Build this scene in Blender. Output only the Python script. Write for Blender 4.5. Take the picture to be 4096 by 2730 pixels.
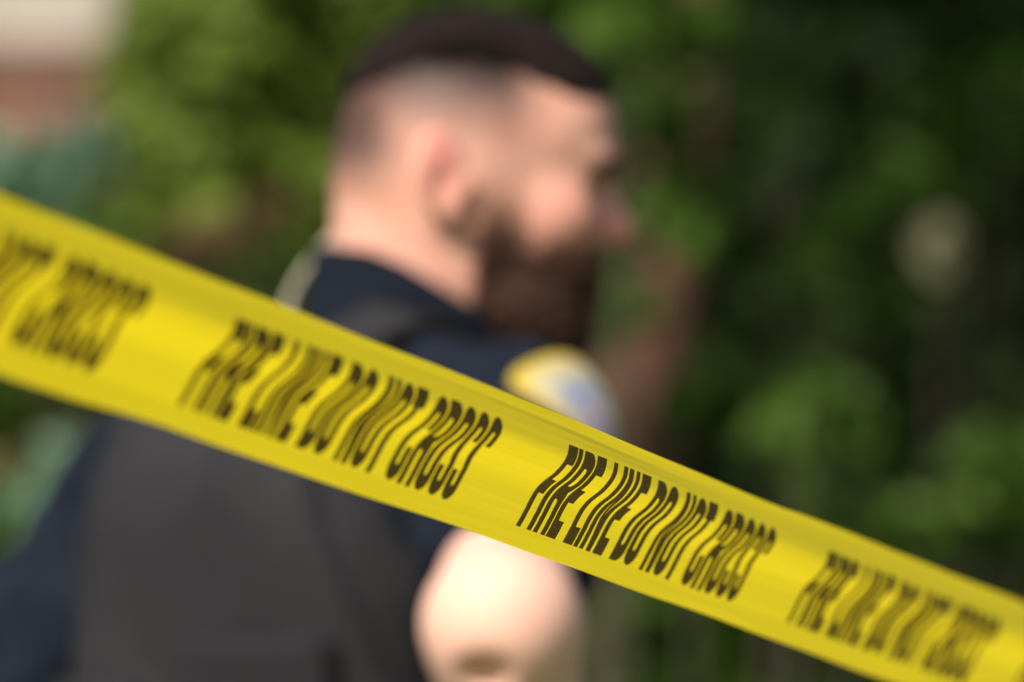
import bpy, bmesh, math, random
import numpy as np
from mathutils import Vector

for o in list(bpy.data.objects):
    bpy.data.objects.remove(o)
scene = bpy.context.scene
COL = scene.collection
rnd = random.Random(7)
rng = np.random.default_rng(11)

# ------------------------------------------------------------------ camera
F = 47630.0                       # focal length in photo pixels (4096 wide)
CAM_Z = 1.55
cd = bpy.data.cameras.new("camera")
cam = bpy.data.objects.new("camera", cd); COL.objects.link(cam)
cam.location = (0, 0, CAM_Z)
cam.rotation_euler = (math.pi / 2, 0, 0)
cd.sensor_width = 36.0
cd.lens = F / 4096 * 36.0
cd.clip_start = 0.1
cd.clip_end = 2000
cd.dof.use_dof = True
cd.dof.focus_distance = 6.13
cd.dof.aperture_fstop = 8.0
cd.dof.aperture_blades = 9
scene.camera = cam

# ------------------------------------------------------------------ world, sun, exposure
SUN = Vector((-0.36, -0.63, 0.69)).normalized()      # towards the sun
world = bpy.data.worlds.new("World"); scene.world = world
world.use_nodes = True
nt = world.node_tree; nt.nodes.clear()
sky = nt.nodes.new("ShaderNodeTexSky"); sky.sky_type = 'NISHITA'; sky.sun_disc = False; sky.dust_density = 4.0
sky.sun_elevation = math.asin(SUN.z)
sky.sun_rotation = math.atan2(SUN.x, SUN.y)
bg = nt.nodes.new("ShaderNodeBackground"); bg.inputs[1].default_value = 0.10
wo = nt.nodes.new("ShaderNodeOutputWorld")
nt.links.new(sky.outputs[0], bg.inputs[0]); nt.links.new(bg.outputs[0], wo.inputs[0])
sl = bpy.data.lights.new("sun", 'SUN'); sl.energy = 5.0; sl.angle = math.radians(0.5); sl.color = (1, 0.95, 0.87)
so = bpy.data.objects.new("sun", sl); COL.objects.link(so)
so.rotation_euler = SUN.to_track_quat('Z', 'Y').to_euler()
so.location = (-3, -6, 12)
scene.view_settings.view_transform = 'Standard'
scene.view_settings.look = 'None'
scene.view_settings.exposure = 0.55
scene.view_settings.gamma = 1.0
scene.cycles.use_denoising = True
scene.cycles.max_bounces = 8


def px(x, y, Y):
    """photo pixel at a known distance Y -> world point"""
    return np.array([(x - 2048.0) * Y / F, Y, CAM_Z + (1365.0 - y) * Y / F])


# ------------------------------------------------------------------ materials
def mat(name):
    m = bpy.data.materials.new(name); m.use_nodes = True
    n = m.node_tree; n.nodes.clear()
    out = n.nodes.new("ShaderNodeOutputMaterial")
    return m, n, out


def node(n, kind, **kw):
    a = n.nodes.new(kind)
    for k, v in kw.items():
        setattr(a, k, v)
    return a


def noise_col(n, c1, c2, scale, detail=3, lo=0.35, hi=0.65):
    tc = node(n, "ShaderNodeTexCoord")
    nz = node(n, "ShaderNodeTexNoise"); nz.inputs["Scale"].default_value = scale; nz.inputs["Detail"].default_value = detail
    n.links.new(tc.outputs["Object"], nz.inputs["Vector"])
    r = node(n, "ShaderNodeValToRGB")
    r.color_ramp.elements[0].position = lo; r.color_ramp.elements[1].position = hi
    r.color_ramp.elements[0].color = (*c1, 1); r.color_ramp.elements[1].color = (*c2, 1)
    n.links.new(nz.outputs[0], r.inputs[0])
    return r, nz


def simple(name, c1, c2, scale, rough=0.8, bump=0.0, bscale=None, spec=0.5):
    m, n, out = mat(name)
    r, nz = noise_col(n, c1, c2, scale)
    p = node(n, "ShaderNodeBsdfPrincipled")
    p.inputs["Roughness"].default_value = rough
    p.inputs["Specular IOR Level"].default_value = spec
    n.links.new(r.outputs[0], p.inputs["Base Color"])
    if bump:
        tc = node(n, "ShaderNodeTexCoord")
        b2 = node(n, "ShaderNodeTexNoise"); b2.inputs["Scale"].default_value = bscale or scale * 4
        b2.inputs["Detail"].default_value = 4
        n.links.new(tc.outputs["Object"], b2.inputs["Vector"])
        b = node(n, "ShaderNodeBump"); b.inputs["Strength"].default_value = bump; b.inputs["Distance"].default_value = 0.004
        n.links.new(b2.outputs[0], b.inputs["Height"]); n.links.new(b.outputs[0], p.inputs["Normal"])
    n.links.new(p.outputs[0], out.inputs[0])
    return m


def leaf_mat(name, c1, c2, c3, gloss=0.12):
    """leaf colour varies leaf by leaf; light passes through the blade"""
    m, n, out = mat(name)
    g = node(n, "ShaderNodeNewGeometry")
    r = node(n, "ShaderNodeValToRGB")
    e = r.color_ramp.elements
    e[0].position = 0.0; e[0].color = (*c1, 1)
    e[1].position = 1.0; e[1].color = (*c3, 1)
    k = e.new(0.5); k.color = (*c2, 1)
    n.links.new(g.outputs["Random Per Island"], r.inputs[0])
    p = node(n, "ShaderNodeBsdfPrincipled"); p.inputs["Roughness"].default_value = 0.5
    p.inputs["Specular IOR Level"].default_value = gloss
    t = node(n, "ShaderNodeBsdfTranslucent")
    mx = node(n, "ShaderNodeMixShader"); mx.inputs[0].default_value = 0.35
    n.links.new(r.outputs[0], p.inputs["Base Color"]); n.links.new(r.outputs[0], t.inputs[0])
    n.links.new(p.outputs[0], mx.inputs[1]); n.links.new(t.outputs[0], mx.inputs[2])
    n.links.new(mx.outputs[0], out.inputs[0])
    return m


M = {}
M['grass'] = simple('lawn_grass', (.045, .075, .018), (.085, .12, .03), 6, .9)
M['navy'] = simple('navy_twill', (.0032, .0052, .0100), (.0065, .0098, .0175), 30, .9, .25, 900, .12)
M['vest'] = simple('charcoal_nylon', (.0125, .0122, .0138), (.0175, .0170, .0190), 9, .9, .3, 1200, .12)
M['vest_panel'] = simple('grey_nylon', (.0150, .0146, .0163), (.0220, .0214, .0236), 9, .9, .3, 1200, .12)
M['black'] = simple('black_webbing', (.0035, .0035, .004), (.006, .006, .0065), 40, .85, .2, 900, .12)
M['trousers'] = simple('dark_trouser_cloth', (.010, .011, .015), (.015, .016, .022), 30, .85)
M['leather'] = simple('black_leather', (.008, .008, .008), (.016, .015, .014), 40, .4)
M['hair'] = simple('dark_brown_hair', (.006, .0035, .003), (.016, .010, .009), 260, .9, .6, 700, .1)
M['beard'] = simple('brown_beard', (.022, .009, .005), (.055, .024, .013), 260, .75, .6, 700, .2)
M['bark'] = simple('reddish_bark', (.055, .020, .011), (.100, .040, .022), 22, .9, .8, 40)
M['stem'] = simple('shrub_bark', (.025, .020, .010), (.05, .038, .02), 25, .9)
M['cream'] = simple('beige_siding_paint', (.27, .235, .19), (.33, .29, .24), 3, .85)
M['brick'] = simple('red_brickwork', (.13, .062, .042), (.20, .10, .07), 9, .9)
M['roof'] = simple('brown_roof_shingle', (.06, .045, .04), (.1, .08, .07), 12, .9)
M['glass'] = simple('window_glass', (.03, .04, .05), (.05, .06, .07), 2, .08)
M['white'] = simple('white_trim_paint', (.7, .7, .68), (.78, .78, .76), 4, .6)
M['cord'] = simple('clear_tube_plastic', (.42, .38, .28), (.52, .48, .36), 20, .35)
M['wood'] = simple('weathered_stake_wood', (.22, .15, .09), (.34, .25, .16), 18, .85)
M['leaf_lit'] = leaf_mat('yellow_green_leaf', (.085, .125, .015), (.115, .165, .023), (.150, .200, .036))  # bright, mid and dark leaf tones carry sun and shade in the colour
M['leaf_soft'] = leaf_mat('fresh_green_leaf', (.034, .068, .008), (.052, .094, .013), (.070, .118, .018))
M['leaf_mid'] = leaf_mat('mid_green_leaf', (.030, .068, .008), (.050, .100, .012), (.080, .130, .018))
M['leaf_dark'] = leaf_mat('dark_evergreen_leaf', (.008, .018, .003), (.016, .032, .006), (.030, .052, .009))  # shade of the dark zone put into the leaf colour
M['leaf_blue'] = leaf_mat('blue_green_leaf', (.10, .19, .115), (.13, .23, .145), (.17, .27, .18))
M['leaf_brown'] = leaf_mat('withered_brown_leaf', (.07, .045, .018), (.11, .07, .03), (.15, .10, .05))
M['petal'] = leaf_mat('faded_blossom_petal', (.16, .15, .085), (.22, .21, .12), (.28, .27, .16))  # highlight tone for made-up pale leaf clumps
M['petal_tan'] = leaf_mat('tan_blossom_petal', (.11, .085, .055), (.15, .12, .08), (.18, .15, .09))


# ------------------------------------------------------------------ object helpers
def link(name, me, m=None, parent=None, loc=(0, 0, 0)):
    o = bpy.data.objects.new(name, me)
    COL.objects.link(o)
    o.location = loc
    if parent is not None:
        o.parent = parent
    if m is not None and me is not None:
        me.materials.append(m)
    return o


def mesh_np(name, V, faces, smooth=True):
    me = bpy.data.meshes.new(name)
    V = np.asarray(V, dtype=np.float32); faces = np.asarray(faces, dtype=np.int32)
    k = faces.shape[1]
    me.vertices.add(len(V)); me.vertices.foreach_set("co", V.ravel())
    me.loops.add(faces.size); me.loops.foreach_set("vertex_index", faces.ravel())
    me.polygons.add(len(faces))
    me.polygons.foreach_set("loop_start", np.arange(0, faces.size, k, dtype=np.int32))
    me.polygons.foreach_set("loop_total", np.full(len(faces), k, dtype=np.int32))
    me.polygons.foreach_set("use_smooth", np.full(len(faces), bool(smooth)))
    me.update(calc_edges=True); me.validate()
    return me


def empty(name, loc, label, cat, group=None):
    o = bpy.data.objects.new(name, None); COL.objects.link(o)
    o.location = loc; o.empty_display_size = 0.1
    o['label'] = label; o['category'] = cat
    if group:
        o['group'] = group
    return o


def tag(o, label, cat, group=None):
    o['label'] = label; o['category'] = cat
    if group:
        o['group'] = group
    return o


def tube_mesh(name, pts, radii, seg=10):
    pts = np.asarray(pts, float); V = []; Fc = []
    n = len(pts)
    for i in range(n):
        d = pts[min(i + 1, n - 1)] - pts[max(i - 1, 0)]
        d = Vector(d).normalized()
        a = d.orthogonal().normalized() if i == 0 else (a - d * a.dot(d)).normalized()
        b = d.cross(a)
        for j in range(seg):
            t = 2 * math.pi * j / seg
            V.append(Vector(pts[i]) + (a * math.cos(t) + b * math.sin(t)) * radii[i])
    for i in range(n - 1):
        for j in range(seg):
            k = (j + 1) % seg
            Fc.append((i * seg + j, i * seg + k, (i + 1) * seg + k, (i + 1) * seg + j))
    return [tuple(v) for v in V], Fc


def merge(parts):
    V = []; Fc = []
    for v, f in parts:
        b = len(V); V += v; Fc += [tuple(i + b for i in q) for q in f]
    return np.array(V), np.array(Fc)


def box_vf(x0, x1, y0, y1, z0, z1):
    v = [(x, y, z) for x in (x0, x1) for y in (y0, y1) for z in (z0, z1)]
    f = [(0, 1, 3, 2), (4, 6, 7, 5), (0, 4, 5, 1), (2, 3, 7, 6), (0, 2, 6, 4), (1, 5, 7, 3)]
    return v, f


# ================================================================== SETTING: ground
g = 300.0
gm = mesh_np('ground', [(-g, -g, 0), (g, -g, 0), (g, g, 0), (-g, g, 0)], [(0, 1, 2, 3)], False)
ground = link('ground', gm, M['grass']); ground['kind'] = 'structure'

# ================================================================== house far behind
def build_house():
    base = np.array([-5.34, 23.0, 0.0])
    h = empty('house', tuple(base), 'beige house with a red brick lower wall, glimpsed at the top left corner', 'house')
    def part(name, m, b, parent=h):
        v, f = box_vf(*b)
        return link(name, mesh_np(name, np.array(v), np.array(f), False), m, parent)
    W = 4.58
    part('brick_wall', M['brick'], (-W, W, 0, 7, 0, 2.07))
    wl = part('wall', M['cream'], (-W, W, 0.03, 7, 2.07, 4.2))
    for k in range(9):
        part('siding_board', M['cream'], (-W + .002, W - .002, 0.0, 0.03, 2.125 + k * .22, 2.125 + k * .22 + .205), wl)
    part('ledge', M['brick'], (-W - .03, W + .03, -0.04, 0.029, 2.072, 2.115))
    r = W + .5
    V = [(-r, -.6, 4.0), (r, -.6, 4.0), (r, 7.6, 4.0), (-r, 7.6, 4.0), (-r, 3.5, 6.4), (r, 3.5, 6.4)]
    me = bpy.data.meshes.new('roof')
    me.from_pydata(V, [], [(0, 1, 5, 4), (2, 3, 4, 5), (0, 4, 3), (1, 2, 5), (0, 3, 2, 1)])
    me.polygons.foreach_set('use_smooth', np.zeros(len(me.polygons), dtype=bool))
    link('roof', me, M['roof'], h)
    for x in (-2.6, 0.4):
        w = part('window', M['white'], (x, x + 1.1, -.05, -.001, 2.5, 3.7))
        part('pane', M['glass'], (x + .07, x + .53, -.06, -.051, 2.57, 3.63), w)
        part('pane', M['glass'], (x + .57, x + 1.03, -.06, -.051, 2.57, 3.63), w)
build_house()


# ================================================================== foliage
def leaves(centres, radii, counts, size, seed, up=0.35):
    """leaf blades (two-quad folded rhombs) spread through uneven clumps"""
    r = np.random.default_rng(seed)
    P = []
    for c, rad, k in zip(centres, radii, counts):
        d = r.normal(size=(k, 3)); d /= np.linalg.norm(d, axis=1)[:, None]
        q = r.random(k) ** 0.45
        P.append(np.asarray(c) + d * q[:, None] * np.asarray(rad))
    P = np.concatenate(P); n = len(P)
    a = r.normal(size=(n, 3)); a[:, 2] -= .3; a /= np.linalg.norm(a, axis=1)[:, None]
    nn = r.normal(size=(n, 3)); nn[:, 2] += up * 2; nn[:, 1] -= up
    b = np.cross(nn, a); b /= np.linalg.norm(b, axis=1)[:, None]
    nrm = np.cross(a, b)
    L = size * (0.6 + 0.8 * r.random(n))[:, None]
    Wd = L * (.26 + .12 * r.random(n))[:, None]
    fold = L * .08
    v0 = P - a * L * .5
    v1 = P + b * Wd + nrm * fold - a * L * .05
    v2 = P + a * L * .5 - nrm * fold
    v3 = P - b * Wd + nrm * fold - a * L * .05
    V = np.stack([v0, v1, v2, v3], 1).reshape(-1, 3)
    i = np.arange(n)[:, None] * 4
    Fc = np.concatenate([i + [[0, 1, 2]], i + [[0, 2, 3]]], 1).reshape(-1, 3)
    return V, Fc


def shrub(name, label, cat, m, clumps, Y, size, seed, dens=1.0, group=None, extra=None):
    """clumps: (px, py, radius in photo px) at distance Y, plus stems from the ground"""
    r = random.Random(seed)
    cs = []; rs = []; ks = []
    for cx, cy, rp in clumps:
        yy = Y + r.uniform(-.12, .12)
        c = px(cx, cy, yy); rad = rp * Y / F
        cs.append(c); rs.append((rad, rad * .9 + .04, rad)); ks.append(int(dens * max(25, 2.3 * (rad / size) ** 2.4 * 5)))
    base = np.array([np.mean([c[0] for c in cs]), Y + .1, 0.0])
    t = empty(name, tuple(base), label, cat, group)
    V, Fc = leaves([c - base for c in cs], rs, ks, size, seed)
    link('foliage', mesh_np('foliage', V, Fc, False), m, t)['kind'] = 'stuff'
    for c in cs[:3]:
        c = c - base
        p0 = np.array([r.uniform(-.08, .08), r.uniform(-.06, .06), 0])
        mid = p0 * .4 + c * .6 * np.array([1, 1, .9]) + np.array([r.uniform(-.05, .05), .05, 0])
        v, f = tube_mesh('stem', [p0, (p0 + mid) / 2, mid, c], [.014, .011, .008, .004], 7)
        link('stem', mesh_np('stem', np.array(v), np.array(f)), M['stem'], t)
    if extra:
        for nm, mm, cl, sz, k in extra:
            for cx, cy, rp in cl:
                c = px(cx, cy, Y - .35) - base; rad = rp * Y / F
                V, Fc = leaves([c], [(rad, rad, rad)], [k], sz, seed + int(cx))
                link(nm, mesh_np(nm, V, Fc, False), mm, t)
                v, f = tube_mesh('stem', [c * np.array([.9, 1, .0]) + np.array([0, .3, .6]), c], [.008, .004], 6)
                link('stem', mesh_np('stem', np.array(v), np.array(f)), M['stem'], t)
    return t


def cloud(x0, x1, y0, y1, n, r0, r1, seed):
    r = random.Random(seed)
    return [(r.uniform(x0, x1), r.uniform(y0, y1), r.uniform(r0, r1)) for _ in range(n)]

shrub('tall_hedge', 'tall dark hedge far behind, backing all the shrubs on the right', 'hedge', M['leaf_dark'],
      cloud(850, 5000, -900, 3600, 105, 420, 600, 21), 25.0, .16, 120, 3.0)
shrub('leafy_shrub', 'yellow green shrub behind and left of the man\'s head', 'shrub', M['leaf_lit'],
      cloud(680, 1500, -300, 800, 32, 200, 300, 22), 17.0, .075, 121, 3.2)
# dense backing hedge, two shrubs side by side, shade put into their leaf colour
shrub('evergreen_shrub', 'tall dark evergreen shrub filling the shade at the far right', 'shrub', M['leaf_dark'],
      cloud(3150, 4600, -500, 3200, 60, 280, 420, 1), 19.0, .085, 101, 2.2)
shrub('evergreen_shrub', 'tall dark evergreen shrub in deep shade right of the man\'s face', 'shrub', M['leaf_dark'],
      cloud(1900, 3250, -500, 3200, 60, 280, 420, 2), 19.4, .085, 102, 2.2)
shrub('leafy_shrub', 'tall mid green shrub standing directly behind the man\'s head', 'shrub', M['leaf_mid'],
      cloud(900, 2250, -500, 3200, 46, 260, 400, 3), 18.2, .085, 103, 2.2)
shrub('leafy_shrub', 'broad dark green shrub low at the left, behind the tape', 'shrub', M['leaf_mid'],
      cloud(-500, 1000, 1000, 3200, 34, 260, 380, 4) + cloud(-400, 1000, 880, 1150, 12, 180, 220, 44), 18.6, .085, 104, 2.2)
shrub('leafy_shrub', 'bright yellow green shrub lit by the sun at the upper left', 'shrub', M['leaf_lit'],
      cloud(620, 1350, -350, 900, 24, 150, 260, 5) + [(980, 480, 210), (900, 160, 220), (560, 330, 130)], 15.6, .065, 105, 1.7)
shrub('blue_green_shrub', 'blue green shrub just above the tape at the left edge', 'shrub', M['leaf_blue'],
      [(540, 600, 150), (340, 640, 150), (150, 660, 150), (-60, 670, 150), (700, 620, 140), (200, 740, 130), (420, 560, 110), (820, 700, 110)], 16.4, .05, 106, 1.8)
shrub('blue_green_shrub', 'small blue green shrub below the tape at the left edge', 'shrub', M['leaf_blue'],
      [(180, 1950, 120), (260, 1840, 90), (90, 2050, 90)], 14.2, .045, 107, .8)
shrub('low_shrub', 'bright green clump of leaves low on the right, above the tape', 'shrub', M['leaf_soft'],
      [(3250, 1640, 190), (3120, 1720, 130), (3400, 1700, 140), (3280, 1900, 160), (3300, 2150, 150)], 14.0, .06, 108, .8)
shrub('low_shrub', 'yellow green shrub at the right edge, just above the tape', 'shrub', M['leaf_soft'],
      [(3850, 1930, 170), (4050, 1850, 170), (3650, 2080, 140), (4200, 2000, 160), (3980, 2100, 160)], 14.4, .06, 109, .8)
shrub('leafy_shrub', 'green shrub tip showing just in front of the man\'s nose and mouth', 'shrub', M['leaf_mid'],
      [(2730, 1600, 100), (2420, 1330, 60), (2480, 1010, 150), (2620, 420, 160), (2440, 1130, 90), (2600, 860, 90), (2560, 1250, 80), (2680, 480, 150), (2720, 250, 150), (2700, 720, 130), (2750, 930, 120), (2800, 100, 150)], 15.2, .06, 110, 1.3)
shrub('flowering_shrub', 'olive green shrub with two faded pale blossom heads at the right', 'shrub', M['leaf_mid'],
      [(3480, 800, 150), (3350, 950, 130), (3250, 1050, 110), (3600, 700, 110), (3750, 800, 110), (3450, 1200, 100)], 15.8, .06, 111, .8,
      extra=[('blossom', M['petal'], [(3760, 1000, 95)], .035, 70), ('blossom', M['petal_tan'], [(3110, 830, 75)], .035, 60)])  # pale clumps made up to give two blurred bright spots of light
shrub('leafy_shrub', 'mid green shrub at the upper right corner edge', 'shrub', M['leaf_mid'],
      [(3980, 330, 170), (4080, 520, 160), (3820, 520, 110), (4200, 300, 170), (3960, 700, 120)], 16.2, .065, 112, .8)
shrub('leafy_shrub', 'leafy green branch tips hanging above the man\'s forehead', 'shrub', M['leaf_mid'],
      [(2450, 130, 150), (2300, -40, 160), (2600, 30, 150), (1700, -60, 150), (2050, -100, 170)], 15.0, .065, 113, .8)
shrub('withered_shrub', 'brownish withered low shrub left of the man\'s collar', 'shrub', M['leaf_brown'],
      [(900, 930, 110), (1050, 880, 90), (780, 1000, 90)], 15.0, .05, 114, .7)


shrub('low_shrub', 'dark green leaves below the tape, right of the man\'s elbow', 'shrub', M['leaf_mid'],
      cloud(2350, 3700, 2250, 3000, 26, 150, 220, 31) + [(2400, 2380, 170), (2480, 2620, 170), (2600, 2330, 150), (2560, 2780, 170)], 16.0, .065, 131, 2.4)


def build_tree():
    Y = 16.6
    b = px(2510, 1365, Y); b[2] = 0
    t = empty('tree', tuple(b), 'tree with a reddish brown trunk, right of the man\'s chin and shoulder patch', 'tree')
    top = px(2720, 300, Y + .1) - b
    pts = [np.array([-.05, 0, 0]), np.array([-.03, 0, .8]), px(2500, 1600, Y) - b, px(2600, 1250, Y) - b, px(2680, 800, Y) - b, top,
           top + np.array([.05, .1, .8]), top + np.array([.0, .2, 2.0])]
    v, f = tube_mesh('trunk', pts, [.12, .092, .075, .068, .06, .055, .05, .02], 14)
    tr = link('trunk', mesh_np('trunk', np.array(v), np.array(f)), M['bark'], t)
    r = random.Random(5)
    cs = []
    for k in range(26):
        a = r.uniform(0, 6.28); q = r.uniform(.2, 1.7)
        cs.append(top + np.array([math.cos(a) * q + .5, math.sin(a) * q - .5, r.uniform(.55, 2.6)]))
    for k in range(9):
        p0 = top + np.array([.03, .08, .1 + .15 * k]); c = cs[k]
        v, f = tube_mesh('limb', [p0, (p0 + c) / 2 + np.array([0, 0, .1]), c], [.03, .02, .008], 8)
        link('limb', mesh_np('limb', np.array(v), np.array(f)), M['bark'], tr)
    V, Fc = leaves(cs, [(.5, .5, .4)] * len(cs), [420] * len(cs), .085, 77)
    link('crown', mesh_np('crown', V, Fc, False), M['leaf_mid'], t)['kind'] = 'stuff'
build_tree()


# ================================================================== signed-distance sculpting
class Field:
    def __init__(s, lo, hi, h):
        s.lo = np.array(lo, float); s.h = h
        s.n = np.ceil((np.array(hi) - s.lo) / h).astype(int) + 1
        s.a = np.full(tuple(s.n), 1.0, np.float32)

    def block(s, lo, hi):
        i0 = np.clip(np.floor((lo - s.lo) / s.h).astype(int), 0, s.n)
        i1 = np.clip(np.ceil((hi - s.lo) / s.h).astype(int) + 1, 0, s.n)
        ax = [s.lo[k] + s.h * np.arange(i0[k], i1[k]) for k in range(3)]
        sl = tuple(slice(i0[k], i1[k]) for k in range(3))
        return sl, np.stack(np.meshgrid(*ax, indexing='ij'), -1).astype(np.float32)

    def pts(s):
        return s.block(s.lo, s.lo + s.h * s.n)[1]

    def add(s, prim, k=0.0, pad=.05):
        lo, hi, fn = prim
        sl, p = s.block(np.asarray(lo) - pad - k, np.asarray(hi) + pad + k)
        if p.size == 0:
            return
        s.a[sl] = smin(s.a[sl], fn(p).astype(np.float32), k)

    def cut(s, prim, k=0.0, pad=.03):
        lo, hi, fn = prim
        sl, p = s.block(np.asarray(lo) - pad - k, np.asarray(hi) + pad + k)
        if p.size == 0:
            return
        s.a[sl] = -smin(-s.a[sl], fn(p).astype(np.float32), k)

    def mesh(s):
        return surface_nets(s.a, s.lo, s.h)


def smin(a, b, k):
    if k <= 0:
        return np.minimum(a, b)
    h = np.maximum(k - np.abs(a - b), 0) / k
    return np.minimum(a, b) - h * h * k * .25


def ell(c, r, frame=None):
    c = np.asarray(c, float); r = np.asarray(r, float)
    R = float(max(r))
    def fn(p):
        q = p - c.astype(np.float32)
        if frame is not None:
            q = q @ frame.T.astype(np.float32)
        k0 = np.linalg.norm(q / r.astype(np.float32), axis=-1)
        k1 = np.linalg.norm(q / (r * r).astype(np.float32), axis=-1) + 1e-6
        return k0 * (k0 - 1) / k1
    return c - R, c + R, fn


def cone(a, b, ra, rb):
    a = np.asarray(a, float); b = np.asarray(b, float); R = max(ra, rb)
    ab = b - a; L2 = float(ab @ ab)
    def fn(p):
        q = p - a.astype(np.float32)
        t = np.clip((q @ ab.astype(np.float32)) / L2, 0, 1)
        return np.linalg.norm(q - t[..., None] * ab.astype(np.float32), axis=-1) - (ra + (rb - ra) * t)
    return np.minimum(a, b) - R, np.maximum(a, b) + R, fn


def surface_nets(f, lo, h):
    ins = f < 0
    n = np.array(f.shape)
    cnt = np.zeros(tuple(n - 1), np.uint8)
    cor = [(i, j, k) for i in (0, 1) for j in (0, 1) for k in (0, 1)]
    def sh(a, c):
        return a[c[0]:c[0] + n[0] - 1, c[1]:c[1] + n[1] - 1, c[2]:c[2] + n[2] - 1]
    for c in cor:
        cnt += sh(ins, c)
    act = (cnt > 0) & (cnt < 8)
    I = np.argwhere(act)
    idx = np.full(act.shape, -1, np.int64); idx[act] = np.arange(len(I))
    vals = {c: f[I[:, 0] + c[0], I[:, 1] + c[1], I[:, 2] + c[2]] for c in cor}
    acc = np.zeros((len(I), 3)); w = np.zeros(len(I))
    for a in cor:
        for ax in range(3):
            if a[ax]:
                continue
            b = list(a); b[ax] = 1; b = tuple(b)
            va, vb = vals[a], vals[b]
            x = (va < 0) != (vb < 0)
            t = np.where(x, va / np.where(va == vb, 1, va - vb), 0)
            p = np.tile(np.array(a, float), (len(I), 1)); p[:, ax] += t
            acc += p * x[:, None]; w += x
    V = lo + h * (I + acc / w[:, None])
    Q = []
    for ax in range(3):
        u, v = [k for k in range(3) if k != ax]
        s0 = [slice(0, None)] * 3; s1 = [slice(0, None)] * 3
        s0[ax] = slice(0, -1); s1[ax] = slice(1, None)
        A = ins[tuple(s0)]; B = ins[tuple(s1)]
        E = np.argwhere(A != B)
        E = E[(E[:, u] > 0) & (E[:, v] > 0) & (E[:, u] < n[u] - 1) & (E[:, v] < n[v] - 1)]
        def cell(du, dv):
            q = E.copy(); q[:, u] -= du; q[:, v] -= dv
            return idx[q[:, 0], q[:, 1], q[:, 2]]
        q = np.stack([cell(1, 1), cell(0, 1), cell(0, 0), cell(1, 0)], 1)
        flip = A[E[:, 0], E[:, 1], E[:, 2]]
        if ax == 1:
            flip = ~flip
        q = np.where(flip[:, None], q, q[:, ::-1])
        Q.append(q)
    return V, np.concatenate(Q)


# ================================================================== person
PB = np.array([-.14, 8.78, 0.0])
TF = np.array([math.sin(math.radians(46)), math.cos(math.radians(46)), 0]); TR = np.array([TF[1], -TF[0], 0])
UP = np.array([0, 0, 1.0])
def T(r, f, z):
    return PB * np.array([1, 1, 0]) + TR * r + TF * f + UP * z
TFRAME = np.stack([TR, TF, UP])

yaw = math.radians(6); tilt = math.radians(3)
HF = np.array([math.cos(yaw) * math.cos(tilt), math.sin(yaw) * math.cos(tilt), -math.sin(tilt)])
HS = np.array([math.sin(yaw), -math.cos(yaw), 0])          # towards the camera (his right)
HU = np.cross(HS, HF)
HO = np.array([-.036, 8.80, CAM_Z + (1365 - 742) * 8.8 / F])
HFRAME = np.stack([HF, HS, HU])
def H(f, s, u):
    return HO + HF * f + HS * s + HU * u
def hloc(p):
    return (p - HO) @ HFRAME.T

SHO_R = T(.20, .0, 1.474); ELB_R = np.array([-.006, 8.345, 1.350]); WRI_R = np.array([.016, 8.46, 1.105])
SHO_L = T(-.17, -.01, 1.425); ELB_L = np.array([-.44, 8.80, 1.205]); WRI_L = np.array([-.33, 8.92, 1.11])
NECK0 = T(.015, .06, 1.49)

def head_prims():
    e = lambda c, r: ell(H(*c), r, HFRAME)
    L = [(e((0.003, 0, .034), (.096, .077, .088)), 0),
         (e((.052, 0, .045), (.054, .064, .050)), .03),
         (e((.05, 0, -.028), (.054, .060, .062)), .03),
         (e((.045, 0, -.070), (.050, .054, .040)), .03),
         (e((.078, 0, -.092), (.020, .026, .020)), .02),
         (e((.088, .026, .022), (.021, .028, .011)), .015),
         (e((.088, -.026, .022), (.021, .028, .011)), .015),
         (e((.064, .040, -.016), (.028, .021, .018)), .025),
         (e((.064, -.040, -.016), (.028, .021, .018)), .025),
         (cone(H(.096, 0, .009), H(.1160, 0, -.028), .0095, .0135), .008),
         (cone(H(.100, .012, -.033), H(.102, -.012, -.033), .0105, .0105), .007),
         (e((.092, 0, -.058), (.011, .026, .006)), .008),
         (e((.090, 0, -.070), (.011, .023, .007)), .008),
         (cone(H(-.020, 0, -.015), NECK0, .064, .062), .035),
         (cone(H(-.036, 0, -.012), T(.03, .06, 1.53), .050, .054), .03)]
    return L

def ear_prims(s):
    c = math.cos(.42) ; q = math.sin(.42)
    fr = np.stack([HF * c - HS * s * q, HS * s * c + HF * q, HU])
    # lean the ear back a little
    a = .16
    fr = np.stack([fr[0] * math.cos(a) + fr[2] * math.sin(a), fr[1], -fr[0] * math.sin(a) + fr[2] * math.cos(a)])
    add = [(ell(H(-.029, .085 * s, .008), (.0205, .0075, .034), fr), .006),
           (ell(H(-.016, .079 * s, -.021), (.010, .008, .012), fr), .006),
           (ell(H(-.006, .078 * s, -.004), (.006, .006, .009), fr), .005)]
    cut = [(ell(H(-.023, .092 * s, -.001), (.0095, .008, .014), fr), .005),
           (ell(H(-.028, .0935 * s, .022), (.010, .0035, .009), fr), .004)]
    return add, cut

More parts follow.
